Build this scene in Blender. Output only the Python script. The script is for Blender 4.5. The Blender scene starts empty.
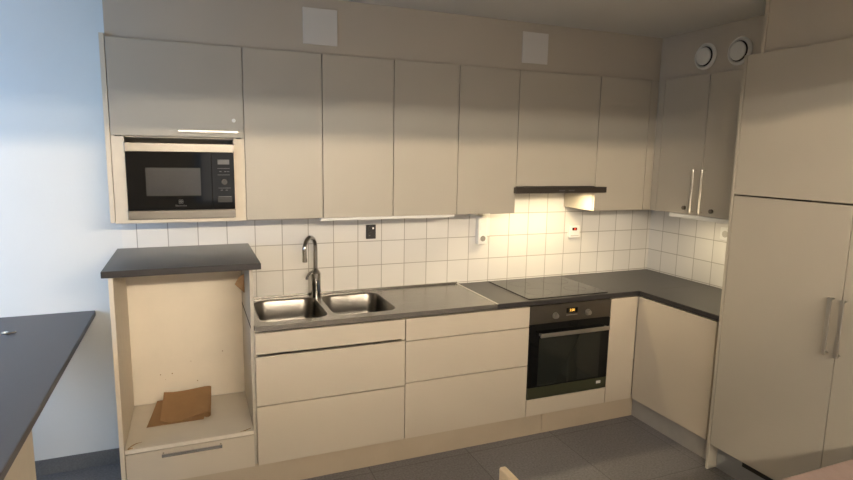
import bpy, bmesh, math, random
from mathutils import Vector, Matrix
random.seed(4)
sc = bpy.context.scene
C = sc.collection

# ------------------------------------------------------------------ camera
F_PX = 575.0
cam_d = bpy.data.cameras.new('camera'); cam = bpy.data.objects.new('camera', cam_d); C.objects.link(cam)
cam_d.sensor_width = 36.0; cam_d.lens = F_PX / 853.0 * 36.0; cam_d.clip_start = 0.02
YAW, PITCH, ROLL = 0.3902, -0.1504, 0.0174
fw = Vector((math.sin(YAW)*math.cos(PITCH), math.cos(YAW)*math.cos(PITCH), math.sin(PITCH)))
rt = Vector((math.cos(YAW), -math.sin(YAW), 0)); up = rt.cross(fw)
r2 = rt*math.cos(ROLL) + up*math.sin(ROLL); u2 = -rt*math.sin(ROLL) + up*math.cos(ROLL)
M = Matrix((r2, u2, -fw)).transposed().to_4x4()
M.translation = Vector((0.3381, -3.4309, 1.7501))
cam.matrix_world = M
sc.camera = cam

# ------------------------------------------------------------------ world, exposure, daylight
sc.view_settings.view_transform = 'Standard'; sc.view_settings.look = 'None'
sc.view_settings.gamma = 1.0; sc.view_settings.use_curve_mapping = False
sc.view_settings.exposure = 0.12
w = bpy.data.worlds.new('world'); sc.world = w; w.use_nodes = True
w.node_tree.nodes['Background'].inputs[0].default_value = (0.55, 0.75, 1.0, 1)
w.node_tree.nodes['Background'].inputs[1].default_value = 0.6

def area(name, loc, rot, sx, sy, power, col, spread=180):
    d = bpy.data.lights.new(name, 'AREA'); d.shape = 'RECTANGLE'; d.size = sx; d.size_y = sy
    d.energy = power; d.color = col; d.spread = math.radians(spread)
    o = bpy.data.objects.new(name, d); C.objects.link(o); o.location = loc; o.rotation_euler = rot
    return o
# daylight standing in the opening of window_1 in the left wall
WIN = dict(y0=-1.80, y1=-0.5, z0=0.95, z1=2.25)
area('window_daylight', (-2.45, -2.30, 1.65), (0, math.radians(-90), math.radians(50)), 1.3, 1.3, 125, (0.32, 0.60, 1.0))
# added warm fill at the rear wall behind the camera, lifts the ambient light
area('rear_ambient_fill', (1.6, -6.32, 1.55), (math.radians(90), 0, 0), 2.2, 1.1, 12, (1.0, 0.84, 0.66))
LAMP_E = 130.0; LAMP_E2 = 250.0        # emission of the pendant tubes behind the camera
LAMP_C = (1.0, 0.91, 0.77); LAMP_C2 = (1.0, 0.81, 0.585)
HOOD_W = 2.3
STRIP_W = 2.2

# ------------------------------------------------------------------ materials
def mat(name, col, rough=0.5, metal=0.0, noise=0.0, nscale=20.0, bump=0.0, bscale=200.0, spec=0.5, stretch=None, coat=0.0, aniso=0.0):
    m = bpy.data.materials.new(name); m.use_nodes = True
    nt = m.node_tree; b = nt.nodes['Principled BSDF']
    b.inputs['Base Color'].default_value = (*col, 1); b.inputs['Roughness'].default_value = rough
    b.inputs['Metallic'].default_value = metal; b.inputs['Specular IOR Level'].default_value = spec
    b.inputs['Coat Weight'].default_value = coat
    tc = nt.nodes.new('ShaderNodeTexCoord'); mp = nt.nodes.new('ShaderNodeMapping')
    nt.links.new(tc.outputs['Object'], mp.inputs[0])
    if stretch: mp.inputs['Scale'].default_value = stretch
    n = nt.nodes.new('ShaderNodeTexNoise'); n.inputs['Scale'].default_value = nscale; n.inputs['Detail'].default_value = 4
    nt.links.new(mp.outputs[0], n.inputs['Vector'])
    r = nt.nodes.new('ShaderNodeMapRange'); r.inputs[1].default_value = 0.3; r.inputs[2].default_value = 0.7
    r.inputs[3].default_value = 1 - noise; r.inputs[4].default_value = 1 + noise
    nt.links.new(n.outputs['Fac'], r.inputs[0])
    mx = nt.nodes.new('ShaderNodeVectorMath'); mx.operation = 'SCALE'; mx.inputs[0].default_value = col
    nt.links.new(r.outputs[0], mx.inputs['Scale']); nt.links.new(mx.outputs[0], b.inputs['Base Color'])
    if bump > 0:
        n2 = nt.nodes.new('ShaderNodeTexNoise'); n2.inputs['Scale'].default_value = bscale
        nt.links.new(mp.outputs[0], n2.inputs['Vector'])
        bp = nt.nodes.new('ShaderNodeBump'); bp.inputs['Strength'].default_value = bump; bp.inputs['Distance'].default_value = 0.002
        nt.links.new(n2.outputs['Fac'], bp.inputs['Height']); nt.links.new(bp.outputs[0], b.inputs['Normal'])
    return m

def emit(name, col, strength):
    m = bpy.data.materials.new(name); m.use_nodes = True
    b = m.node_tree.nodes['Principled BSDF']
    b.inputs['Base Color'].default_value = (*col, 1)
    b.inputs['Emission Color'].default_value = (*col, 1); b.inputs['Emission Strength'].default_value = strength
    return m

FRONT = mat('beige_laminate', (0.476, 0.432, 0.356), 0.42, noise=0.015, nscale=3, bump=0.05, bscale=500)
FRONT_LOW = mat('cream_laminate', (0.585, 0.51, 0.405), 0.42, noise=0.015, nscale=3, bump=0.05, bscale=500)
CARC = mat('carcass_board', (0.60, 0.53, 0.43), 0.5, noise=0.02, nscale=8)
EDGE = mat('pale_edge_band', (0.66, 0.58, 0.46), 0.45, noise=0.03, nscale=20)
NICHE = mat('unpainted_panel', (0.83, 0.745, 0.62), 0.55, noise=0.07, nscale=2.8)
SOFFIT = mat('soffit_board', (0.50, 0.445, 0.365), 0.5, noise=0.015, nscale=3)
WALLM = mat('painted_wall', (0.74, 0.73, 0.70), 0.7, noise=0.02, nscale=2.5, bump=0.15, bscale=120)
CEILM = mat('ceiling_paint', (0.62, 0.61, 0.58), 0.6, noise=0.015, nscale=2)
WORK = mat('dark_laminate', (0.033, 0.030, 0.030), 0.34, noise=0.10, nscale=300, bump=0.08, bscale=500)
PENW = mat('peninsula_laminate', (0.085, 0.083, 0.097), 0.42, noise=0.06, nscale=260)
EDGEM = mat('dark_edge', (0.055, 0.048, 0.045), 0.5, noise=0.05, nscale=60)
STEEL = mat('brushed_steel', (0.33, 0.315, 0.29), 0.27, 1.0, noise=0.10, nscale=9, bump=0.08, bscale=60, stretch=(1, 6, 6))
BOWL = mat('satin_bowl_steel', (0.20, 0.188, 0.17), 0.30, 1.0, noise=0.08, nscale=12)
STEELD = mat('dark_steel', (0.16, 0.145, 0.125), 0.38, 1.0, noise=0.03, nscale=20)
STEELM = mat('microwave_steel', (0.19, 0.178, 0.162), 0.34, 1.0, noise=0.06, nscale=6, stretch=(1, 10, 10))
CHROME = mat('chrome', (0.50, 0.49, 0.47), 0.09, 1.0)
HANDLE = mat('satin_handle', (0.50, 0.49, 0.46), 0.30, 1.0, noise=0.03)
BLACKG = mat('black_glass', (0.006, 0.006, 0.006), 0.05, spec=0.22)
OVENG = mat('oven_window_glass', (0.016, 0.018, 0.015), 0.06)
OVENB = mat('oven_lower_trim', (0.075, 0.078, 0.045), 0.4, 0.6)
HOBG = mat('hob_glass', (0.010, 0.010, 0.010), 0.07, spec=0.35)
MWIN = mat('microwave_mesh_window', (0.04, 0.039, 0.038), 0.18, noise=0.1, nscale=600)
BLACKP = mat('black_plastic', (0.012, 0.011, 0.010), 0.45)
GREYP = mat('grey_plastic', (0.095, 0.095, 0.092), 0.4)
HOODM = mat('hood_brown_metal', (0.045, 0.037, 0.030), 0.35, 0.3)
WHITEP = mat('white_plastic', (0.86, 0.85, 0.81), 0.35)
WHITEB = mat('white_cover_plate', (0.66, 0.64, 0.60), 0.5)
ALU = mat('pale_aluminium', (0.66, 0.64, 0.60), 0.45, 0.6)
BRIGHT = mat('bright_handle', (0.85, 0.84, 0.80), 0.22, 1.0)
SHELFM = mat('pale_shelf_board', (0.72, 0.655, 0.55), 0.45, noise=0.03, nscale=6)
VENTM = mat('vent_enamel', (0.70, 0.69, 0.64), 0.4)
DARK = mat('dark_gap', (0.02, 0.017, 0.014), 0.8)
PLINTH = mat('plinth_board', (0.50, 0.41, 0.30), 0.45, noise=0.04, nscale=6)
PLINTHG = mat('grey_plinth', (0.30, 0.30, 0.29), 0.5, noise=0.03)
SKIRT = mat('vinyl_skirting', (0.15, 0.15, 0.15), 0.5, noise=0.15, nscale=120)
CLOTH = mat('brown_paper', (0.33, 0.19, 0.085), 0.8, noise=0.06, nscale=14, bump=0.25, bscale=90)
TABLEM = mat('pinkish_table_top', (0.30, 0.215, 0.19), 0.45, noise=0.06, nscale=40)
CHAIRM = mat('pale_birch', (0.72, 0.56, 0.36), 0.4, noise=0.06, nscale=8, stretch=(8, 1, 8))
LEGM = mat('grey_leg_metal', (0.35, 0.35, 0.35), 0.4, 0.8)
SCUFF = mat('brown_scuff', (0.33, 0.20, 0.09), 0.8, noise=0.2, nscale=50)
AMBER = emit('amber_digits', (1.0, 0.55, 0.10), 1.2)
REDD = mat('red_display', (0.10, 0.012, 0.008), 0.2)
TUBE = emit('lamp_tube', LAMP_C, LAMP_E); TUBE2 = emit('warm_lamp_tube', LAMP_C2, LAMP_E2)
SEAL = mat('grey_sealant', (0.30, 0.27, 0.23), 0.6)

# floor: speckled grey vinyl laid in large tiles
def floor_mat():
    m = mat('speckled_vinyl', (0.195, 0.185, 0.190), 0.5, noise=0.24, nscale=90, bump=0.1, bscale=300)
    nt = m.node_tree; b = nt.nodes['Principled BSDF']
    src = b.inputs['Base Color'].links[0].from_socket
    tc = nt.nodes.new('ShaderNodeTexCoord')
    br = nt.nodes.new('ShaderNodeTexBrick'); br.offset = 0; br.inputs['Scale'].default_value = 1
    br.inputs['Brick Width'].default_value = 0.6; br.inputs['Row Height'].default_value = 0.6
    br.inputs['Mortar Size'].default_value = 0.0022; br.inputs['Mortar Smooth'].default_value = 0.3
    br.inputs['Color1'].default_value = (1, 1, 1, 1); br.inputs['Color2'].default_value = (0.93, 0.93, 0.93, 1)
    br.inputs['Mortar'].default_value = (0.45, 0.45, 0.45, 1)
    nt.links.new(tc.outputs['Object'], br.inputs['Vector'])
    mx = nt.nodes.new('ShaderNodeMix'); mx.data_type = 'RGBA'; mx.blend_type = 'MULTIPLY'; mx.inputs['Factor'].default_value = 1
    nt.links.new(src, mx.inputs['A']); nt.links.new(br.outputs['Color'], mx.inputs['B'])
    nt.links.new(mx.outputs['Result'], b.inputs['Base Color'])
    return m
FLOORM = floor_mat()

# glazed square wall tiles; horiz = the world axis the rows run along
def tile_mat(horiz, h0, z0, hs):
    m = bpy.data.materials.new('white_wall_tiles'); m.use_nodes = True
    nt = m.node_tree; N = nt.nodes.new; L = nt.links.new; b = nt.nodes['Principled BSDF']
    tc = N('ShaderNodeTexCoord'); sp = N('ShaderNodeSeparateXYZ'); L(tc.outputs['Object'], sp.inputs[0])
    def grid(sock, off, size):
        a = N('ShaderNodeMath'); a.operation = 'SUBTRACT'; L(sock, a.inputs[0]); a.inputs[1].default_value = off
        d = N('ShaderNodeMath'); d.operation = 'DIVIDE'; L(a.outputs[0], d.inputs[0]); d.inputs[1].default_value = size
        f = N('ShaderNodeMath'); f.operation = 'FRACT'; L(d.outputs[0], f.inputs[0])
        fl = N('ShaderNodeMath'); fl.operation = 'FLOOR'; L(d.outputs[0], fl.inputs[0])
        s = N('ShaderNodeMath'); s.operation = 'SUBTRACT'; L(f.outputs[0], s.inputs[0]); s.inputs[1].default_value = 0.5
        ab = N('ShaderNodeMath'); ab.operation = 'ABSOLUTE'; L(s.outputs[0], ab.inputs[0])
        return ab.outputs[0], fl.outputs[0]
    gx, fx = grid(sp.outputs[horiz], h0, hs); gz, fz = grid(sp.outputs['Z'], z0, 0.1525)
    mxn = N('ShaderNodeMath'); mxn.operation = 'MAXIMUM'; L(gx, mxn.inputs[0]); L(gz, mxn.inputs[1])
    r = N('ShaderNodeMapRange'); r.inputs[1].default_value = 0.480; r.inputs[2].default_value = 0.489
    L(mxn.outputs[0], r.inputs[0])
    cv = N('ShaderNodeCombineXYZ'); L(fx, cv.inputs[0]); L(fz, cv.inputs[1])
    wn = N('ShaderNodeTexWhiteNoise'); L(cv.outputs[0], wn.inputs['Vector'])
    vr = N('ShaderNodeMapRange'); vr.inputs[3].default_value = 0.95; vr.inputs[4].default_value = 1.03; L(wn.outputs['Value'], vr.inputs[0])
    tcx = N('ShaderNodeVectorMath'); tcx.operation = 'SCALE'; tcx.inputs[0].default_value = (0.80, 0.775, 0.73); L(vr.outputs[0], tcx.inputs['Scale'])
    mx = N('ShaderNodeMix'); mx.data_type = 'RGBA'; L(r.outputs[0], mx.inputs['Factor']); L(tcx.outputs[0], mx.inputs['A'])
    mx.inputs['B'].default_value = (0.40, 0.37, 0.325, 1); L(mx.outputs['Result'], b.inputs['Base Color'])
    rr = N('ShaderNodeMapRange'); rr.inputs[3].default_value = 0.16; rr.inputs[4].default_value = 0.8; L(r.outputs[0], rr.inputs[0]); L(rr.outputs[0], b.inputs['Roughness'])
    ns = N('ShaderNodeTexNoise'); ns.inputs['Scale'].default_value = 9; L(tc.outputs['Object'], ns.inputs['Vector'])
    inv = N('ShaderNodeMath'); inv.operation = 'SUBTRACT'; L(ns.outputs['Fac'], inv.inputs[0]); L(r.outputs[0], inv.inputs[1])
    bp = N('ShaderNodeBump'); bp.inputs['Strength'].default_value = 0.35; bp.inputs['Distance'].default_value = 0.002
    L(inv.outputs[0], bp.inputs['Height']); L(bp.outputs[0], b.inputs['Normal'])
    return m
TILEB = tile_mat('X', 0.060, 0.8925, 0.1532)
TILER = tile_mat('Y', 0.010, 0.8925, 0.1525)

# ------------------------------------------------------------------ mesh helpers
def bx(bm, x0, x1, y0, y1, z0, z1, bev=0.0, seg=2):
    t = bmesh.new()
    bmesh.ops.create_cube(t, size=1.0)
    for v in t.verts:
        v.co = Vector((x0 + (v.co.x+.5)*(x1-x0), y0 + (v.co.y+.5)*(y1-y0), z0 + (v.co.z+.5)*(z1-z0)))
    if bev > 0:
        bmesh.ops.bevel(t, geom=t.edges[:], offset=bev, segments=seg, affect='EDGES', profile=0.5)
    merge(bm, t); return bm
def merge(bm, t):
    me = bpy.data.meshes.new('tmp'); t.to_mesh(me); t.free(); bm.from_mesh(me); bpy.data.meshes.remove(me)
def cyl(bm, p0, p1, r, n=24, r1=None, bev=0.0):
    p0 = Vector(p0); p1 = Vector(p1); d = p1 - p0
    t = bmesh.new()
    bmesh.ops.create_cone(t, cap_ends=True, segments=n, radius1=r, radius2=r if r1 is None else r1, depth=d.length)
    if bev > 0:
        ed = [e for e in t.edges if len(e.link_faces) == 2 and any(len(f.verts) > 4 for f in e.link_faces)]
        bmesh.ops.bevel(t, geom=ed, offset=bev, segments=2, affect='EDGES')
    t.transform(Matrix.Translation((p0+p1)/2) @ d.to_track_quat('Z', 'Y').to_matrix().to_4x4())
    merge(bm, t); return bm
def tube(bm, pts, r, n=14, smooth=True):
    pts = [Vector(p) for p in pts]; rings = []
    prev = None
    for i, p in enumerate(pts):
        d = (pts[min(i+1, len(pts)-1)] - pts[max(i-1, 0)]).normalized()
        if prev is None:
            a = d.orthogonal().normalized()
        else:
            a = (prev - d*prev.dot(d)).normalized()
        prev = a; b = d.cross(a)
        rr = r[i] if isinstance(r, (list, tuple)) else r
        rings.append([bm.verts.new(p + (a*math.cos(2*math.pi*k/n) + b*math.sin(2*math.pi*k/n))*rr) for k in range(n)])
    for q, s in zip(rings, rings[1:]):
        for k in range(n): bm.faces.new((q[k], q[(k+1) % n], s[(k+1) % n], s[k]))
    bm.faces.new(rings[0][::-1]); bm.faces.new(rings[-1]); return bm
def lathe_x(bm, x, y, z, prof, n=40):
    # revolve prof [(dx, r)] around the x axis through (x,y,z)
    rings = []
    for dx, r in prof:
        rings.append([bm.verts.new((x+dx, y+r*math.cos(2*math.pi*k/n), z+r*math.sin(2*math.pi*k/n))) for k in range(n)])
    for q, s in zip(rings, rings[1:]):
        for k in range(n): bm.faces.new((q[k], q[(k+1) % n], s[(k+1) % n], s[k]))
    bm.faces.new(rings[0]); bm.faces.new(rings[-1]); return bm
def obj(name, bm, m, parent=None, smooth=False, label=None):
    bmesh.ops.recalc_face_normals(bm, faces=bm.faces[:])
    me = bpy.data.meshes.new(name); bm.to_mesh(me); bm.free()
    ms = m if isinstance(m, (list, tuple)) else [m]
    for q in ms: me.materials.append(q)
    if smooth:
        me.shade_smooth()
        try: me.set_sharp_from_angle(angle=math.radians(40))
        except Exception: pass
    o = bpy.data.objects.new(name, me); C.objects.link(o)
    if parent is not None:
        o.parent = parent
        if parent.type == 'EMPTY': o.matrix_parent_inverse = Matrix.Translation(-parent.location)
    if label: o['label'] = label
    return o
def box(name, m, parent, *a, bev=0.0, label=None):
    return obj(name, bx(bmesh.new(), *a, bev=bev), m, parent, label=label)
def thing(name, label, cat, loc, group=None):
    o = bpy.data.objects.new(name, None); C.objects.link(o); o.location = loc; o.empty_display_size = 0.05
    o['label'] = label; o['category'] = cat
    if group: o['group'] = group
    return o
def tag(o, label, cat, group=None):
    o['label'] = label; o['category'] = cat
    if group: o['group'] = group
    return o
def struct(name, bm, m):
    o = obj(name, bm, m); o['kind'] = 'structure'; return o
def text(name, s, size, m, parent, loc, rot, ext=0.0004):
    c = bpy.data.curves.new(name, 'FONT'); c.body = s; c.size = size; c.extrude = ext; c.align_x = 'CENTER'; c.align_y = 'CENTER'
    t = bpy.data.objects.new(name, c); C.objects.link(t)
    dg = bpy.context.evaluated_depsgraph_get(); dg.update()
    me = bpy.data.meshes.new_from_object(t.evaluated_get(dg)); bpy.data.objects.remove(t)
    me.transform(Matrix.Translation(loc) @ rot); me.materials.clear(); me.materials.append(m)
    o = bpy.data.objects.new(name, me); C.objects.link(o); o.parent = parent
    if parent.type == 'EMPTY': o.matrix_parent_inverse = Matrix.Translation(-parent.location)
    return o
RX90 = Matrix.Rotation(math.radians(90), 4, 'X')

# ------------------------------------------------------------------ dimensions
FU, ZB, ZT = 0.341, 1.388, 2.254          # wall cabinets: front plane, bottom, top
FB, ZW, ZBD = 0.562, 0.884, 0.140         # base fronts, worktop height, lower edge of the fronts
XR = 3.617                                 # right wall
XRU = XR - FU                              # fronts of the right wall cabinets (3.276)
XRB = 3.029                                # front of the right base cabinet
XT, YT = 2.990, -1.2175                    # tall cabinets: front plane, left side
ZC = 2.533
XL, YREAR = -1.75, -6.3

# ------------------------------------------------------------------ structure
struct('floor', bx(bmesh.new(), XL-.1, XR+.1, YREAR-.1, .1, -.08, 0), FLOORM)
struct('ceiling', bx(bmesh.new(), XL-.1, XR+.1, YREAR-.1, .1, ZC, ZC+.1), CEILM)
struct('wall_back', bx(bmesh.new(), XL-.1, XR+.1, 0, .1, 0, ZC), WALLM)
struct('wall_right', bx(bmesh.new(), XR, XR+.1, YREAR, 0, 0, ZC), WALLM)
bm = bmesh.new()
bx(bm, XL-.1, XL, YREAR, WIN['y0'], 0, ZC); bx(bm, XL-.1, XL, WIN['y1'], 0, 0, ZC)
bx(bm, XL-.1, XL, WIN['y0'], WIN['y1'], 0, WIN['z0']); bx(bm, XL-.1, XL, WIN['y0'], WIN['y1'], WIN['z1'], ZC)
struct('wall_left', bm, WALLM)
bm = bmesh.new()
for a in ((WIN['y0'], WIN['y0']+.05), (WIN['y1']-.05, WIN['y1'])): bx(bm, XL-.08, XL-.02, a[0], a[1], WIN['z0'], WIN['z1'])
for a in ((WIN['z0'], WIN['z0']+.05), (WIN['z1']-.05, WIN['z1'])): bx(bm, XL-.08, XL-.02, WIN['y0'], WIN['y1'], a[0], a[1])
struct('window_1', bm, WHITEP)
bm = bmesh.new()
bx(bm, XL-.1, 0.4, YREAR-.1, YREAR, 0, ZC); bx(bm, 2.8, XR+.1, YREAR-.1, YREAR, 0, ZC)
bx(bm, 0.4, 2.8, YREAR-.1, YREAR, 0, 0.95); bx(bm, 0.4, 2.8, YREAR-.1, YREAR, 2.15, ZC)
struct('wall_rear', bm, mat('rear_wall_paint', (0.22, 0.20, 0.17), 0.7))
# downstand beam between the kitchen and the room behind it
BEAM_Z = 2.175
struct('trim_1', bx(bmesh.new(), XL, XR, -3.32, -3.18, BEAM_Z, ZC), CEILM)
# vinyl skirting
struct('baseboard_back', bx(bmesh.new(), XL, -0.03, -0.006, 0, 0, 0.085), SKIRT)

# soffit boards above the cabinets
SY = -FU + .02
bm = bmesh.new(); bx(bm, 0.0, XRU+.02, SY, SY+.018, ZT-.004, ZC-.0005)
bx(bm, 0.0, 0.018, SY+.018, 0, ZT-.004, ZC-.0005)
struct('trim_2', bm, SOFFIT)
bm = bmesh.new(); bx(bm, XRU+.02, XRU+.038, -1.33, SY, ZT-.004, ZC-.0005)
struct('trim_3', bm, SOFFIT)
bm = bmesh.new(); bx(bm, XT+.02, XT+.038, -2.42, -1.318, 2.272, ZC-.0005)
bx(bm, XT+.012, XRU+.03, -1.318, -1.30, 2.272, ZC-.0005)
struct('trim_4', bm, SOFFIT)

# tiles
TT = 0.008
tbm = bx(bmesh.new(), -0.012, XR-TT, -TT, -.0005, 0.86, 1.3865); bx(tbm, 2.2, 2.8, -TT, -.0005, 1.3865, 1.548)
tb = obj('tile_backsplash', tbm, TILEB)
tag(tb, 'square cream wall tiles on the back wall above the sink and hob', 'backsplash')
tr_ = obj('tile_backsplash', bx(bmesh.new(), XR-TT, XR-.0005, YT+.001, -.0005, 0.86, 1.46), TILER)
tag(tr_, 'square cream wall tiles on the short right wall beside the tall cupboard', 'backsplash')

# ------------------------------------------------------------------ cabinets on the back wall
DT = 0.019   # door thickness
def front_y(name, m, parent, x0, x1, z0, z1, yf, gap=0.002, bev=0.0012, label=None):
    return box(name, m, parent, x0+gap, x1-gap, yf, yf+DT, z0+gap, z1-gap, bev=bev, label=label)
def front_x(name, m, parent, y0, y1, z0, z1, xf, gap=0.0015, bev=0.0012, label=None):
    return box(name, m, parent, xf, xf+DT, y0+gap, y1-gap, z0+gap, z1-gap, bev=bev, label=label)
def carcass_y(parent, x0, x1, yf, z0, z1, top=True, m=None, yb=-.009):
    bm = bmesh.new(); t = .016; y0 = yf+DT+.001; y1 = yb
    bx(bm, x0+.0005, x0+t, y0, y1, z0, z1); bx(bm, x1-t, x1-.0005, y0, y1, z0, z1)
    bx(bm, x0+t, x1-t, y0, y1, z0, z0+t)
    bx(bm, x0+t, x1-t, y1-.006, y1, z0+t, z1)
    if top: bx(bm, x0+t, x1-t, y0, y1-.006, z1-t, z1)
    return obj('cabinet_body', bm, m or CARC, parent)
def bar_handle(parent, a, b, out, wd=.011, m=None, standoff=0.028, flat=False):
    a = Vector(a); b = Vector(b); out = Vector(out).normalized(); d = (b-a).normalized(); s = d.cross(out)
    bm = bmesh.new()
    def slab(p, q, wd, th):
        p = Vector(p); q = Vector(q); L = (q-p); n = L.normalized()
        t = bmesh.new(); bmesh.ops.create_cube(t, size=1)
        o2 = out if abs(n.dot(out)) < .5 else d
        s2 = n.cross(o2).normalized()
        mt = Matrix((s2*wd, o2*th, n*L.length)).transposed().to_4x4(); mt.translation = (p+q)/2
        t.transform(mt)
        bmesh.ops.bevel(t, geom=t.edges[:], offset=.001, segments=1, affect='EDGES')
        merge(bm, t)
    slab(a - d*.006 + out*standoff, b + d*.006 + out*standoff, wd, .007)
    slab(a + out*.001, a + out*(standoff+.002), .010, .008)
    slab(b + out*.001, b + out*(standoff+.002), .010, .008)
    return obj('handle', bm, m or HANDLE, parent)
def cam_lock(parent, p, out, m=None, r=.0095, h=.006):
    p = Vector(p); out = Vector(out)
    bm = cyl(bmesh.new(), p + out*.0005, p + out*h, r, bev=.0015)
    cyl(bm, p + out*h, p + out*(h+.002), r*.55)
    return obj('lock', bm, m or HANDLE, parent, smooth=True)

# microwave cabinet
t = thing('wall_cabinet', 'beige wall cabinet at the left end, flap door above the microwave', 'cabinet', (0.3, -.17, ZB), 'wall cabinets above the back counter')
carcass_y(t, 0, .6, -FU, ZB, ZT-.002, m=CARC)
box('side_panel', EDGE, t, -.022, -.001, -FU-.002, -.009, ZB+.005, ZT+.012, bev=.001, label='pale cover panel on the left side')
f = front_y('flap_door', FRONT, t, 0, .6, 1.806, ZT, -FU)
bar_handle(f, (.30, -FU, 1.835), (.562, -FU, 1.835), (0, -1, 0))
cam_lock(f, (.552, -FU, 1.893), (0, -1, 0), WHITEP)
bm = bmesh.new()
bx(bm, .001, .056, -FU, -FU+.018, ZB, 1.804, bev=.001); bx(bm, .546, .599, -FU, -FU+.018, ZB, 1.804, bev=.001)
bx(bm, .056, .546, -FU, -FU+.018, ZB, 1.404); bx(bm, .056, .546, -.05, -.04, 1.77, 1.804)
bx(bm, .056, .546, -FU+.02, -.05, 1.8, 1.804)
obj('microwave_surround', bm, EDGE, t)

def two_door(x0, xm, x1, label):
    t = thing('wall_cabinet', label, 'cabinet', ((x0+x1)/2, -.17, ZB), 'wall cabinets above the back counter')
    carcass_y(t, x0, x1, -FU, ZB+.001, ZT-.002)
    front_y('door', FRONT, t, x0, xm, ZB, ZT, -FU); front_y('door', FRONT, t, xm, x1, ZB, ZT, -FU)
    return t
two_door(.6, 1.0, 1.4, 'beige wall cabinet with two plain doors directly above the double sink')
two_door(1.4, 1.8, 2.2, 'beige wall cabinet with two plain doors between sink and cooker hood')
t = thing('wall_cabinet', 'shorter beige wall cabinet with one door above the cooker hood', 'cabinet', (2.5, -.17, 1.552), 'wall cabinets above the back counter')
carcass_y(t, 2.2, 2.8, -FU, 1.553, ZT-.002); front_y('door', FRONT, t, 2.2, 2.8, 1.552, ZT, -FU)
t = thing('wall_cabinet', 'beige wall cabinet in the corner, right of the cooker hood', 'cabinet', (3.03, -.17, ZB), 'wall cabinets above the back counter')
carcass_y(t, 2.8, 3.26, -FU, ZB+.001, ZT-.002, m=FRONT)
front_y('door', FRONT, t, 2.8, 3.212, ZB, ZT, -FU)
box('corner_filler', FRONT, t, 3.214, XRU, -FU, -FU+DT, ZB, ZT, bev=.001)

# right wall cabinet
t = thing('wall_cabinet', 'beige two-door wall cabinet with bar handles and black locks on the right wall', 'cabinet', (XR-.17, -.8, ZB))
bm = bmesh.new(); TH = .016; X0 = XRU+DT+.001; X1 = XR-.009
bx(bm, X0, X1, -1.2, -1.2+TH, ZB, ZT-.002); bx(bm, X0, X1, -.4, -.4+TH, ZB, ZT-.002)
bx(bm, X0, X1, -1.184, -.4, ZB, ZB+TH); bx(bm, X0, X1, -1.184, -.4, ZT-.018, ZT-.002); bx(bm, X1-.006, X1, -1.184, -.4, ZB, ZT-.002)
obj('cabinet_body', bm, CARC, t)
box('corner_filler', FRONT, t, XRU, XRU+DT, -.397, -FU-.001, ZB, ZT, bev=.001)
d1 = front_x('door', FRONT, t, -.757, -.399, ZB, ZT, XRU)
d2 = front_x('door', FRONT, t, -1.19, -.757, ZB, ZT, XRU)
bar_handle(d1, (XRU, -.715, 1.412), (XRU, -.715, 1.672), (-1, 0, 0), .014, BRIGHT)
bar_handle(d2, (XRU, -.783, 1.412), (XRU, -.783, 1.672), (-1, 0, 0), .014, BRIGHT)
cam_lock(d1, (XRU, -.645, 1.430), (-1, 0, 0), STEELD, .013, .016); cam_lock(d2, (XRU, -.855, 1.426), (-1, 0, 0), STEELD, .013, .016)

# under-cabinet lights
t = thing('under_cabinet_light', 'long slim white light strip under the wall cabinets above the sink', 'light', (1.39, -.3, 1.374), 'under-cabinet light strips')
box('housing', WHITEP, t, .99, 1.795, -.325, -.285, 1.372, ZB-.001, bev=.003)
bm = bx(bmesh.new(), .99, 1.795, -.325, -.2, 1.3865, ZB-.0005); obj('mounting_plate', bm, WHITEP, t)
t = thing('under_cabinet_light', 'slim white light strip under the right wall cabinet by the tall cupboard', 'light', (3.33, -.83, 1.37), 'under-cabinet light strips')
box('housing', WHITEP, t, 3.286, 3.36, -1.15, -.508, 1.361, ZB-.001, bev=.003)
ld = area('under_cabinet_lamp', (3.328, -.83, 1.358), (0, 0, 0), .03, .6, STRIP_W, (1.0, .84, .55))

# ------------------------------------------------------------------ microwave
t = thing('microwave', 'built-in black and stainless microwave in the left wall cabinet', 'microwave', (.302, -.2, 1.405))
MY = -.352
bm = bmesh.new(); bx(bm, .062, .540, -FU+.001, -.06, 1.4045, 1.77); obj('housing', bm, BLACKP, t)
def trim(name, z0, z1):
    bm = bmesh.new(); bx(bm, .056, .547, MY-.008, -FU-.001, z0, z1, bev=.0015); return obj(name, bm, STEELM, t)
trim('upper_trim', 1.734, 1.775); trim('lower_trim', 1.408, 1.450)
dr = box('door', BLACKG, t, .058, .438, MY-.004, -FU-.001, 1.4515, 1.7325, bev=.001)
wv = box('window', MWIN, dr, .141, .386, MY-.0055, MY-.0042, 1.521, 1.657)
# maker's mark: four-part square emblem and word
bm = bmesh.new(); cx, cz = .292, 1.492
for sx in (-1, 1):
    for sz in (-1, 1):
        tube(bm, [(cx+sx*.0052+.0042*math.cos(a)*1.0, MY-.0045, cz+sz*.0052+.0042*math.sin(a)) for a in [k*math.pi/6 for k in range(13)]], .0011, n=6)
bx(bm, cx-.011, cx+.011, MY-.0048, MY-.004, cz-.0008, cz+.0008)
obj('emblem', bm, GREYP, dr)
text('lettering', 'Electrolux', .0125, GREYP, dr, Vector((.292, MY-.0045, 1.472)), RX90)
cp = box('control_panel', BLACKG, t, .4395, .545, MY-.004, -FU-.001, 1.4515, 1.7325, bev=.001)
dp = box('display', GREYP, cp, .468, .523, MY-.0055, MY-.0042, 1.675, 1.699)
def mk(x0, x1, z0, z1): box('button_mark', GREYP, cp, x0, x1, MY-.0052, MY-.0042, z0, z1)
for z in (1.654, 1.622): mk(.466, .524, z, z+.0022)
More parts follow.
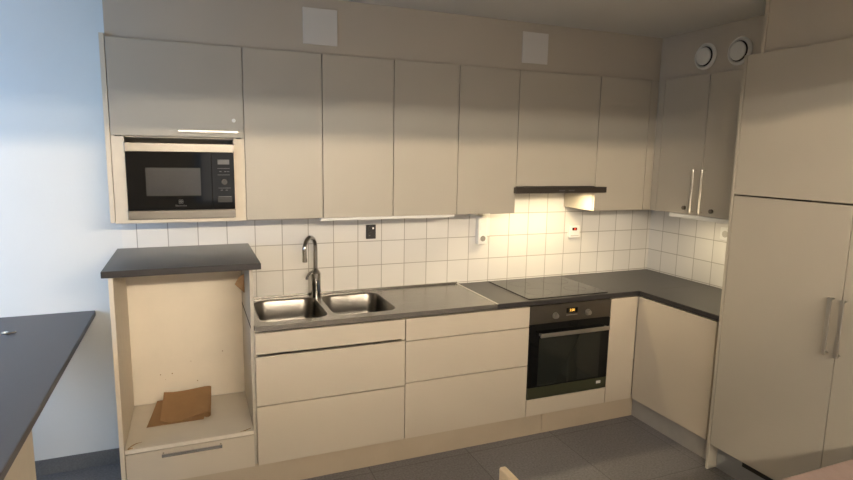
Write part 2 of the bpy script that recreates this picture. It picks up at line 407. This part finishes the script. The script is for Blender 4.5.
for x in (.475, .498, .512): mk(x, x+.010, 1.638, 1.641)
mk(.468, .526, 1.556, 1.5582)
for x in (.478, .502): mk(x, x+.010, 1.545, 1.548)
kn = obj('knob', cyl(bmesh.new(), (.497, MY-.0042, 1.588), (.497, MY-.020, 1.588), .0135, bev=.002), BLACKP, cp, smooth=True)
box('button', GREYP, cp, .466, .529, MY-.0062, MY-.0042, 1.512, 1.5155)
box('button', BLACKP, cp, .464, .531, MY-.0056, MY-.0042, 1.486, 1.510, bev=.0005)

# ------------------------------------------------------------------ cooker hood
t = thing('cooker_hood', 'slim dark brown slide-out cooker hood above the hob', 'cooker hood', (2.5, -.2, 1.5))
bm = bmesh.new(); bx(bm, 2.203, 2.797, -FU+.002, -.012, 1.520, 1.550); obj('hood_body', bm, HOODM, t)
vz = obj('visor', bx(bmesh.new(), 2.184, 2.872, -.372, -.3425, 1.512, 1.549, bev=.002), HOODM, t)
for x in (2.50, 2.572): box('switch', GREYP, vz, x, x+.044, -.3735, -.3721, 1.524, 1.532)
for x in (2.36, 2.68):
    lp = obj('lamp_lens', cyl(bmesh.new(), (x, -.295, 1.5195), (x, -.295, 1.516), .028), emit('hood_lamp_glow', (1.0, .80, .48), 3.0), t, smooth=True)
    d = bpy.data.lights.new('hood_lamp', 'AREA'); d.shape = 'DISK'; d.size = .045; d.energy = HOOD_W; d.color = (1.0, .80, .48)
    o = bpy.data.objects.new('hood_lamp', d); C.objects.link(o); o.location = (x, -.295, 1.5145); d.spread = math.radians(165)

# ------------------------------------------------------------------ base cabinets
BT = 0.846
def base_y(name, x0, x1, label, top=.852):
    t = thing(name, label, 'cabinet', ((x0+x1)/2, -.28, 0), 'base cabinets under the back counter')
    carcass_y(t, x0, x1, -FB, ZBD, top, top=False); return t
t = base_y('base_cabinet', .6025, 1.403, 'cream base cabinet with three handleless drawers under the double sink')
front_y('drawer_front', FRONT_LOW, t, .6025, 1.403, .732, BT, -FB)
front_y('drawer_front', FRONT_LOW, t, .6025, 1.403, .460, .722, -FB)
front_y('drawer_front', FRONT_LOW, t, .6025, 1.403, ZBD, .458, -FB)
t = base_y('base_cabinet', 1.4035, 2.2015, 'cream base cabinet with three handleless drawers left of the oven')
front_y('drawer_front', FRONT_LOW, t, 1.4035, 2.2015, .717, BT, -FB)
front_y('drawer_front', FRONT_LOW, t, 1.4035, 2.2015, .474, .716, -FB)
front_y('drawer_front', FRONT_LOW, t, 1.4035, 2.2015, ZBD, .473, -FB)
# oven housing
t = base_y('base_cabinet', 2.202, 2.806, 'cream base cabinet that houses the built-in oven')
front_y('bottom_panel', FRONT_LOW, t, 2.202, 2.806, ZBD, .248, -FB)
# corner filler cabinet
t = thing('base_cabinet', 'cream corner base unit with a narrow plain front right of the oven', 'cabinet', (3.1, -.28, 0), 'base cabinets under the back counter')
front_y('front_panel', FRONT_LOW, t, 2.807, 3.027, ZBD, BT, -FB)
bm = bmesh.new(); bx(bm, 2.807, 2.823, -FB+DT+.001, -.009, ZBD, .852); bx(bm, 2.823, XR-.012, -FB+DT+.001, -.009, ZBD, ZBD+.016)
obj('cabinet_body', bm, CARC, t)
# right base cabinet (front faces left)
t = thing('base_cabinet', 'cream base cabinet with a single large door under the right counter', 'cabinet', (3.3, -.87, 0))
front_x('door', FRONT_LOW, t, -1.176, -FB, ZBD, BT, XRB)
bm = bmesh.new(); XX0 = XRB+DT+.001; XX1 = XR-.009
bx(bm, XX0, XX1, -1.213, -1.18, ZBD, .852); bx(bm, XX0, XX1, -.58, -.565, ZBD, .852); bx(bm, XX0, XX1, -1.18, -.58, ZBD, ZBD+.016); bx(bm, XX1-.006, XX1, -1.18, -.58, ZBD, .852)
obj('cabinet_body', bm, CARC, t)
# plinths
pl = obj('kickboard', bx(bmesh.new(), .0, 2.339, -.536, -.520, 0.0005, ZBD-.001), PLINTH)
tag(pl, 'long tan kickboard along the floor under the sink drawers', 'kickboard')
pl = obj('kickboard', bx(bmesh.new(), 2.341, 3.066, -.536, -.520, 0.0005, ZBD-.001), PLINTH)
tag(pl, 'tan kickboard along the floor below the oven', 'kickboard')
pl = obj('kickboard', bx(bmesh.new(), 3.068, 3.084, -1.214, -.522, 0.0005, ZBD-.001), mat('greyish_plinth', (0.40, 0.375, 0.34), 0.5, noise=0.03))
tag(pl, 'short greyish kickboard under the right base cabinet in the corner', 'kickboard')

# raised niche cabinet (empty appliance space)
t = thing('appliance_cabinet', 'tall open cream cabinet with an empty niche above one drawer, left end', 'cabinet', (.3, -.28, 0))
bm = bx(bmesh.new(), -.020, -.001, -.572, -TT-.001, 0.001, 1.186, bev=.001); obj('side_panel', bm, EDGE, t, label='left side panel with pale front edge')
bm = bx(bmesh.new(), .586, .602, -.560, -TT-.001, 0.886, 1.186, bev=.001)
bx(bm, .586, .6018, -.541, -TT-.001, 0.142, 0.885)
obj('side_panel', bm, FRONT, t, label='right side panel beside the sink')
obj('back_panel', bx(bmesh.new(), 0, .5855, -.045, -.035, .338, 1.17), NICHE, t, label='bare pale back panel with stains')
obj('shelf', bx(bmesh.new(), 0, .5855, -.563, -.046, .318, .337, bev=.001), SHELFM, t, label='shelf floor of the niche with scuffed edges')
dr = front_y('drawer_front', FRONT_LOW, t, .0, .5875, .143, .317, -.568)
bar_handle(dr, (.165, -.568, .298), (.425, -.568, .298), (0, -1, 0), .017, CHROME)
bm = bmesh.new()
tube(bm, [(.012, -.545, .3375), (.03, -.52, .3378), (.045, -.505, .3378), (.07, -.497, .3375)], [.001, .0028, .002, .001], n=6); obj('chipped_edge', bm, SCUFF, t); bm = bmesh.new()
tube(bm, [(.012, -.556, .3375), (.022, -.548, .3378), (.034, -.546, .3375)], [.003, .004, .002], n=6); obj('chipped_edge', bm, SCUFF, t); bm = bmesh.new()
tube(bm, [(.52, -.552, .3372), (.545, -.549, .3375), (.575, -.53, .3372)], [.001, .003, .002], n=6)
obj('chipped_edge', bm, SCUFF, t, label='brown chipped spots near the shelf edge')
bm = bmesh.new()
for x, z, r in ((.14, .50, .003), (.20, .50, .0035), (.165, .47, .0015), (.33, .44, .003), (.30, .56, .002), (.47, .60, .003)):
    obj('stain_spot', cyl(bmesh.new(), (x, -.0452, z), (x, -.0458, z), r, n=8), SCUFF, t)
obj('joint_gap', bx(bmesh.new(), .5853, .5859, -.558, -.046, .872, .886), DARK, t)
# torn cardboard hanging in the niche
bm = bmesh.new()
pa = [(.582, -.30, 1.10), (.582, -.30, .995), (.568, -.315, 1.01), (.533, -.30, 1.045), (.556, -.29, 1.08)]
va = [bm.verts.new(p) for p in pa]; vb = [bm.verts.new((p[0], p[1]+.004, p[2])) for p in pa]
bm.faces.new(va); bm.faces.new(vb[::-1])
for i in range(5): bm.faces.new((va[i], va[(i+1) % 5], vb[(i+1) % 5], vb[i]))
tag(obj('cardboard_flap', bm, CLOTH), 'torn brown cardboard flap hanging inside the niche top right', 'cardboard')

# folded brown paper on the shelf
def sheet(name, prof, y0, y1, th, m, parent, z, skew=0, wob=0.004, rise=0):
    bm = bmesh.new(); ny = 12
    up_, dn = [], []
    for i, (x, h) in enumerate(prof):
        ra, rb_ = [], []
        for j in range(ny+1):
            s = j/ny; y = y0 + (y1-y0)*s
            q = s**1.3; k = h*(1-q) + (h*.35 + rise)*q if rise else h
            xx = x + skew*(s)
            ra.append(bm.verts.new((xx, y, z+k+th))); rb_.append(bm.verts.new((xx, y, z+k)))
        up_.append(ra); dn.append(rb_)
    n = len(prof)
    for i in range(n-1):
        for j in range(ny):
            bm.faces.new((up_[i][j], up_[i+1][j], up_[i+1][j+1], up_[i][j+1]))
            bm.faces.new((dn[i][j+1], dn[i+1][j+1], dn[i+1][j], dn[i][j]))
    for i in range(n-1):
        bm.faces.new((up_[i][0], dn[i][0], dn[i+1][0], up_[i+1][0])); bm.faces.new((up_[i+1][ny], dn[i+1][ny], dn[i][ny], up_[i][ny]))
    for j in range(ny):
        bm.faces.new((up_[0][j+1], dn[0][j+1], dn[0][j], up_[0][j])); bm.faces.new((up_[-1][j], dn[-1][j], dn[-1][j+1], up_[-1][j+1]))
    return obj(name, bm, m, parent, smooth=True)
pp = thing('folded_paper', 'folded brown paper lying on the niche shelf above the drawer', 'paper', (.25, -.25, .3375))
SZ = .3375
sheet('lower_fold', [(.080, .0), (.15, .001), (.25, .001), (.352, .001)], -.345, -.105, .003, CLOTH, pp, SZ, skew=.040, rise=.034)
top = [(.143, .021), (.160, .014), (.19, .0045), (.22, .0055), (.25, .009), (.28, .015), (.31, .023), (.335, .030), (.355, .034), (.370, .034), (.382, .030), (.389, .022), (.388, .013), (.380, .007), (.366, .006), (.356, .011), (.354, .019), (.362, .025)]
sheet('upper_fold', top, -.335, -.088, .0022, CLOTH, pp, SZ, skew=.012, rise=.066)

# ------------------------------------------------------------------ worktops
def slab(name, m, parent, a, edge=None):
    return obj(name, bx(bmesh.new(), *a, bev=.003), m, parent)
rw = slab('worktop', WORK, None, (-.038, .634, -.648, -.009, 1.187, 1.217))
tag(rw, 'short dark raised worktop above the empty niche, below the microwave', 'worktop')
# L-shaped laminate worktop: hob section and right run
WXL = 1.970
bm = bmesh.new()
out = [(WXL, -.575), (3.020, -.575), (3.020, -1.2165), (XR-TT-.001, -1.2165), (XR-TT-.001, -TT-.001), (WXL, -TT-.001)]
vb = [bm.verts.new((x, y, ZW-.030)) for x, y in out]; fc = bm.faces.new(vb)
r = bmesh.ops.extrude_face_region(bm, geom=[fc]); bmesh.ops.translate(bm, verts=[v for v in r['geom'] if isinstance(v, bmesh.types.BMVert)], vec=(0, 0, .030))
bmesh.ops.bevel(bm, geom=[e for e in bm.edges], offset=.0025, segments=2, affect='EDGES')
lw = obj('worktop', bm, WORK); tag(lw, 'dark L-shaped worktop around the hob running into the right corner', 'worktop')
# seam where the two lengths of worktop meet
sm = bmesh.new(); bx(sm, 3.19, XR-TT-.002, -.578, -.576, ZW-.0002, ZW+.0003); obj('joint_line', sm, EDGEM, lw)

# stainless sink worktop with two bowls
def rrect(x0, x1, y0, y1, r, n=7):
    pts = []
    for cx, cy, a0 in ((x1-r, y1-r, 0), (x0+r, y1-r, 90), (x0+r, y0+r, 180), (x1-r, y0+r, 270)):
        for k in range(n+1):
            a = math.radians(a0 + 90*k/n); pts.append((cx + r*math.cos(a), cy + r*math.sin(a)))
    return pts
sk = thing('sink_worktop', 'stainless steel worktop with a double sink, left part of the counter', 'sink', (1.29, -.29, ZW-.03))
bowls = [(.638, .996, -.510, -.068), (1.026, 1.384, -.505, -.068)]
bm = bmesh.new()
def loop(bm, pts, z):
    vs = [bm.verts.new((x, y, z)) for x, y in pts]
    return vs, [bm.edges.new((vs[i], vs[(i+1) % len(vs)])) for i in range(len(vs))]
ZS = ZW + .001
outer = [(.6035, -.575), (WXL-.001, -.575), (WXL-.001, -TT-.001), (.6035, -TT-.001)]
ov, oe = loop(bm, outer, ZS); es = list(oe); hv = []
for b in bowls:
    v, e = loop(bm, rrect(*b, .075), ZS); es += e; hv.append(v)
bmesh.ops.triangle_fill(bm, use_beauty=True, use_dissolve=False, edges=es)
# drop the edge lip down
def skirt(vs, z):
    lo = [bm.verts.new((v.co.x, v.co.y, z)) for v in vs]
    for i in range(len(vs)): bm.faces.new((vs[i], vs[(i+1) % len(vs)], lo[(i+1) % len(vs)], lo[i]))
    return lo
lo = skirt(ov, ZW-.027)
obj('steel_top', bm, STEEL, sk)
for (x0, x1, y0, y1), nm in zip(bowls, (0, 1)):
    bm = bmesh.new(); rings = []
    for ins, z, r in ((0, 0, .075), (.003, -.004, .073), (.006, -.010, .072), (.012, -.10, .070), (.016, -.138, .066), (.026, -.152, .058), (.045, -.158, .045)):
        rings.append([bm.verts.new((x, y, ZS+z)) for x, y in rrect(x0+ins, x1-ins, y0+ins, y1-ins, r)])
    for q, s in zip(rings, rings[1:]):
        for k in range(len(q)): bm.faces.new((q[k], q[(k+1) % len(q)], s[(k+1) % len(q)], s[k]))
    bm.faces.new(rings[-1])
    bw = obj('sink_bowl', bm, BOWL, sk, smooth=True)
    cx, cy = (x0+x1)/2, (y0+y1)/2
    bm = cyl(bmesh.new(), (cx, cy, ZS-.1575), (cx, cy, ZS-.1555), .042, n=32); cyl(bm, (cx, cy, ZS-.1555), (cx, cy, ZS-.153), .018, n=20)
    obj('drain', bm, CHROME, bw, smooth=True)
bm = bmesh.new(); bx(bm, WXL-.007, WXL+.005, -.577, -TT-.002, ZW, ZW+.003, bev=.0008); obj('joint_strip', bm, ALU, sk, label='bright metal strip at the right end')
bm = bmesh.new(); bx(bm, .6035, WXL, -TT-.012, -TT-.001, ZS, ZS+.012, bev=.002); obj('rear_upstand', bm, STEEL, sk)

# faucet
t = thing('kitchen_faucet', 'chrome gooseneck mixer tap standing between the two sink bowls', 'faucet', (1.004, -.085, ZS))
FX, FY = 1.008, -.072
bm = cyl(bmesh.new(), (FX, FY, ZS), (FX, FY, ZS+.008), .033, n=32, bev=.002); cyl(bm, (FX, FY, ZS+.008), (FX, FY, 1.030), .0300, n=32)
cyl(bm, (FX, FY, 1.030), (FX, FY, 1.056), .0300, n=32, r1=.014)
obj('tap_body', bm, CHROME, t, smooth=True)
ux, uy = -.62, -.785
pts = [(FX, FY, 1.04), (FX, FY, 1.10), (FX, FY, 1.17)]
R = .068
for k in range(1, 15):
    a = math.pi*k/14*1.06
    pts.append((FX + ux*R*(1-math.cos(a)), FY + uy*R*(1-math.cos(a)), 1.185 + R*math.sin(a)))
lx, ly, lz = pts[-1]; pts.append((lx-ux*.003, ly-uy*.003, lz-.035))
obj('spout', tube(bmesh.new(), pts, .0125, n=18), CHROME, t, smooth=True)
px, py, pz = pts[-1]
obj('aerator', cyl(bmesh.new(), (px, py, pz-.018), (px, py, pz+.002), .0140, n=20), CHROME, t, smooth=True)
lev = tube(bmesh.new(), [(FX-.018, FY-.006, 1.040), (FX-.040, FY-.018, 1.034), (FX-.056, FY-.028, 1.016), (FX-.060, FY-.032, 1.000)], [.009, .008, .007, .008], n=12)
obj('lever', lev, CHROME, t, smooth=True)

# ------------------------------------------------------------------ hob and oven
t = thing('ceramic_hob', 'black glass hob set into the dark worktop above the oven', 'hob', (2.5, -.28, ZW))
obj('glass_plate', bx(bmesh.new(), 2.198, 2.787, -.548, -.038, ZW, ZW+.005, bev=.0015), HOBG, t)
bm = bmesh.new()
def ring(bm, x, y, r, z, wd=.0016, n=48):
    a_ = [bm.verts.new((x+(r)*math.cos(2*math.pi*k/n), y+r*math.sin(2*math.pi*k/n), z)) for k in range(n)]
    b_ = [bm.verts.new((x+(r+wd)*math.cos(2*math.pi*k/n), y+(r+wd)*math.sin(2*math.pi*k/n), z)) for k in range(n)]
    for k in range(n): bm.faces.new((a_[k], a_[(k+1) % n], b_[(k+1) % n], b_[k]))
for x, y, r in ((2.36, -.40, .09), (2.36, -.17, .07), (2.64, -.17, .09), (2.64, -.40, .07)):
    bm = bmesh.new(); ring(bm, x, y, r, ZW+.0053); obj('zone_ring', bm, BLACKP, t)

OY = -FB-.004
t = thing('oven', 'built-in oven with dark glass door and brown steel control panel', 'oven', (2.504, -.28, .25))
obj('housing', bx(bmesh.new(), 2.222, 2.786, OY+.024, -.03, .252, .835), BLACKP, t)
cp = obj('control_panel', bx(bmesh.new(), 2.204, 2.803, OY, OY+.022, .732, .8465, bev=.0015), STEELD, t)
dp = obj('display', bx(bmesh.new(), 2.462, 2.545, OY-.0015, OY-.0002, .784, .815), BLACKG, cp)
text('digits', '2:00', .022, AMBER, dp, Vector((2.504, OY-.002, .800)), RX90)
bm = bx(bmesh.new(), 2.462, 2.545, OY-.0015, OY-.0002, .768, .773); obj('buttons', bm, HANDLE, cp)
for x in (2.380, 2.624):
    bm = cyl(bmesh.new(), (x, OY, .776), (x, OY-.006, .776), .0205, n=28); cyl(bm, (x, OY-.006, .776), (x, OY-.024, .776), .0155, n=28, r1=.0145, bev=.0015)
    obj('knob', bm, STEELM if False else HANDLE, cp, smooth=True)
dr = obj('door', bx(bmesh.new(), 2.205, 2.803, OY, OY+.022, .326, .729, bev=.001), BLACKG, t)
obj('window', bx(bmesh.new(), 2.272, 2.735, OY-.0008, OY-.0001, .335, .655), OVENG, dr)
bm = bmesh.new(); bx(bm, 2.262, 2.782, OY-.036, OY-.026, .653, .679, bev=.003)
for x in (2.277, 2.766): bx(bm, x-.008, x+.008, OY-.028, OY-.0005, .659, .673, bev=.001)
obj('handle', bm, HANDLE, dr)
lt = obj('lower_trim', bx(bmesh.new(), 2.205, 2.803, OY, OY+.022, .252, .325, bev=.001), OVENB, t, label='olive-tinted steel strip under the glass')
obj('badge', bx(bmesh.new(), 2.724, 2.758, OY-.0012, OY-.0002, .288, .306), WHITEB, lt)

# ------------------------------------------------------------------ sockets and switches
def socket_face(parent, x, y, z, m1, m2, r=.019):
    bm = cyl(bmesh.new(), (x, y, z), (x, y-.003, z), r+.003, n=28); o = obj('socket', bm, m1, parent, smooth=True)
    bm = cyl(bmesh.new(), (x, y-.0031, z), (x, y-.0036, z), r-.002, n=28); i = obj('recess', bm, m2, o, smooth=True)
RECD = mat('recess_shade', (0.30, 0.28, 0.25), 0.5)
GREYW = mat('recess_grey', (0.50, 0.47, 0.42), 0.5)
t = thing('wall_socket', 'small dark double socket on the tiles right of the faucet', 'socket', (1.367, -TT, 1.257))
obj('cover', bx(bmesh.new(), 1.336, 1.398, -TT-.014, -TT-.0005, 1.214, 1.302, bev=.003), BLACKP, t)
for z in (1.237, 1.279):
    bm = cyl(bmesh.new(), (1.367, -TT-.014, z), (1.367, -TT-.017, z), .019, n=24)
    obj('socket', bm, BLACKP, t, smooth=True)
box('pin_hole', GREYP, t, 1.352, 1.360, -TT-.0185, -TT-.0172, 1.232, 1.240); box('pin_hole', WHITEP, t, 1.374, 1.384, -TT-.0185, -TT-.0172, 1.276, 1.286)

t = thing('wall_socket', 'tall white double socket box on the tiles left of the hob', 'socket', (2.165, -TT, 1.25))
obj('cover', bx(bmesh.new(), 2.098, 2.166, -.055, -TT-.0005, 1.150, 1.345, bev=.006), WHITEP, t)
socket_face(t, 2.133, -.055, 1.190, WHITEP, RECD, .021); socket_face(t, 2.133, -.055, 1.268, WHITEP, WHITEP, .021)
bm = bmesh.new(); bx(bm, 2.040, 2.097, -.045, -.022, 1.340, 1.356, bev=.002); obj('cable_duct', bm, WHITEP, t)
obj('wall_plate', bx(bmesh.new(), 2.150, 2.205, -TT-.006, -TT-.0005, 1.20, 1.386, bev=.001), WHITEP, t)

t = thing('timer_switch', 'small white timer box with a red display, right of the hob', 'switch', (2.905, -TT, 1.205))
cv = obj('cover', bx(bmesh.new(), 2.846, 2.936, -.034, -TT-.0005, 1.163, 1.250, bev=.004), WHITEP, t)
dpl = obj('display', bx(bmesh.new(), 2.868, 2.908, -.0355, -.0342, 1.216, 1.236), BLACKG, t)
obj('button', bx(bmesh.new(), 2.856, 2.924, -.0355, -.0342, 1.176, 1.180), GREYW, t)
obj('digits', bx(bmesh.new(), 2.880, 2.899, -.0362, -.0356, 1.221, 1.231), emit('red_glow', (.7, .05, .02), .35), dpl)

t = thing('wall_socket', 'white wall socket on the right wall tiles beside the tall cupboard', 'socket', (XR-TT, -.68, 1.255))
obj('cover', bx(bmesh.new(), XR-TT-.012, XR-TT-.0005, -.735, -.655, 1.21, 1.295, bev=.004), WHITEP, t)
bm = cyl(bmesh.new(), (XR-TT-.012, -.695, 1.2525), (XR-TT-.0145, -.695, 1.2525), .022, n=28); obj('socket', bm, GREYW, t, smooth=True)

# ------------------------------------------------------------------ soffit plates and air vents
def plate(x0, x1, label):
    o = obj('cover_plate', bx(bmesh.new(), x0, x1, SY-.008, SY-.0003, 2.298, 2.479, bev=.0015), WHITEB)
    tag(o, label, 'cover plate', 'white square plates on the soffit')
plate(.907, 1.087, 'square white cover plate on the soffit above the sink doors')
plate(2.217, 2.396, 'square white cover plate on the soffit above the cooker hood')
XV = XRU + .02
def vent(y, z, label):
    t = thing('air_vent', label, 'vent', (XV, y, z), 'round air valves on the right soffit')
    obj('outer_ring', lathe_x(bmesh.new(), XV-.0004, y, z, [(0, .079), (-.006, .080), (-.014, .074), (-.018, .066), (-.012, .060), (-.004, .058), (-.002, .02)]), VENTM, t, smooth=True)
    obj('valve_disc', lathe_x(bmesh.new(), XV-.019, y, z, [(.006, .008), (.004, .050), (-.002, .053), (-.006, .050), (-.009, .02), (-.009, .005)]), VENTM, t, smooth=True)
    obj('shadow_gap', lathe_x(bmesh.new(), XV-.0125, y, z, [(0.001, .0585), (-.0005, .0585)]), DARK, t, smooth=True)
vent(-.692, 2.363, 'round white air valve on the right soffit, nearer the corner')
vent(-.932, 2.359, 'round white air valve on the right soffit, beside the tall cupboard')

# ------------------------------------------------------------------ tall cupboards
t = thing('tall_cupboard', 'floor-to-soffit beige cupboard with large doors and paired bar handles', 'cupboard', (3.3, -1.8, 0))
obj('side_panel', bx(bmesh.new(), XT, XR-.009, YT-.018, YT-.0005, .001, 2.271, bev=.0012), FRONT, t)
bm = bmesh.new(); xx0 = XT+DT+.001; xx1 = XR-.009
bx(bm, xx0, xx1, -1.836, -1.2365, .152, .17); bx(bm, xx0, xx1, -2.42, -2.404, .152, 2.27); bx(bm, xx0, xx1, -1.845, -1.829, .152, 2.27)
bx(bm, xx0, xx1, -2.404, -1.2365, 2.254, 2.27); bx(bm, xx0, xx1, -2.404, -1.845, .152, .17); bx(bm, xx1-.006, xx1, -2.404, -1.2365, .17, 2.254)
obj('cabinet_body', bm, CARC, t)
YG = -1.836
d1 = front_x('door', FRONT, t, YG, YT-.019, .153, 1.557, XT, gap=.002)
d2 = front_x('door', FRONT, t, -2.42, YG, .153, 1.557, XT, gap=.002)
front_x('upper_door', FRONT, t, YG, YT-.019, 1.561, 2.271, XT, gap=.002)
front_x('upper_door', FRONT, t, -2.42, YG, 1.561, 2.271, XT, gap=.002)
bar_handle(d1, (XT, -1.800, .885), (XT, -1.800, 1.135), (-1, 0, 0), .017)
bar_handle(d2, (XT, -1.855, .885), (XT, -1.855, 1.135), (-1, 0, 0), .017)
pg = obj('plinth', bx(bmesh.new(), 3.055, 3.071, -2.42, -1.2362, .0005, .150), PLINTHG, t, label='grey plinth under the doors')
bm = bmesh.new(); bx(bm, 3.050, 3.0549, -2.0, -1.40, .095, .118); obj('vent_slot', bm, BLACKP, pg)

# ------------------------------------------------------------------ peninsula on the left
pw = obj('worktop', bx(bmesh.new(), -.95, -.160, -2.35, -.002, .857, .887, bev=.004), PENW)
tag(pw, 'dark blue-grey worktop of the counter jutting out at the far left', 'worktop')
t = thing('base_cabinet', 'cream cabinet supporting the dark worktop at the far left', 'cabinet', (-.55, -1.75, 0))
bm = bx(bmesh.new(), -.90, -.198, -2.30, -1.215, .10, .856, bev=.002); obj('cabinet_body', bm, EDGE, t)
obj('plinth', bx(bmesh.new(), -.86, -.26, -2.26, -1.25, .0005, .099), PLINTHG, t)
bm = bmesh.new(); tube(bm, [(-.486+0.010*math.cos(a), -.317+.010*math.sin(a), .8915) for a in [k*math.pi/8 for k in range(17)]], .0045, n=8)
tag(obj('metal_ring', bm, BRIGHT, smooth=True), 'tiny shiny metal ring lying on the dark left worktop', 'ring')
t = thing('small_screw', 'tiny dark screw lying beside the metal ring on the left worktop', 'screw', (-.458, -.325, .8875))
cyl_ = cyl(bmesh.new(), (-.474, -.330, .8915), (-.444, -.320, .8915), .0040, n=10); obj('shank', cyl_, STEELD, t, smooth=True)
obj('screw_head', cyl(bmesh.new(), (-.446, -.320, .8925), (-.442, -.3185, .8925), .005, n=14), CHROME, t, smooth=True)

# ------------------------------------------------------------------ table and chair in front
t = thing('dining_table', 'table with a pinkish top in the bottom right foreground', 'table', (2.35, -2.75, 0))
obj('tabletop', bx(bmesh.new(), 1.72, 2.88, -3.15, -2.29, .712, .740, bev=.004), TABLEM, t)
for x in (1.80, 2.80):
    for y in (-3.06, -2.37): obj('leg', cyl(bmesh.new(), (x, y, .001), (x, y, .711), .022, n=20), LEGM, t, smooth=True)
t = thing('wooden_chair', 'pale wooden chair, only its backrest corner shows at the bottom edge', 'chair', (1.40, -2.25, 0))
obj('backrest', bx(bmesh.new(), 1.180, 1.204, -2.44, -2.00, .60, .80, bev=.006), CHAIRM, t)
obj('seat', bx(bmesh.new(), 1.215, 1.62, -2.43, -2.01, .435, .455, bev=.006), CHAIRM, t)
for y in (-2.41, -2.03):
    obj('leg', bx(bmesh.new(), 1.183, 1.212, y-.014, y+.014, .001, .62, bev=.004), CHAIRM, t)
    obj('leg', bx(bmesh.new(), 1.57, 1.60, y-.014, y+.014, .001, .434, bev=.004), CHAIRM, t)

# ------------------------------------------------------------------ lamps of the room behind the camera
t = thing('pendant_lamp', 'long pendant tube lamp in the room behind the camera', 'lamp', (1.0, -4.45, 2.30))
obj('lamp_tube', cyl(bmesh.new(), (-.4, -4.45, 2.245), (2.4, -4.45, 2.245), .016, n=16), TUBE, t, smooth=True)
obj('lamp_tube', cyl(bmesh.new(), (-.4, -4.60, 2.33), (2.4, -4.60, 2.33), .020, n=16), TUBE2, t, smooth=True)
bm = bx(bmesh.new(), -.55, 2.55, -4.78, -4.27, 2.362, 2.39, bev=.004); obj('housing', bm, LEGM, t)
for x in (0, 2): obj('suspension_wire', cyl(bmesh.new(), (x, -4.5, 2.39), (x, -4.5, ZC-.001), .004, n=8), HANDLE, t)
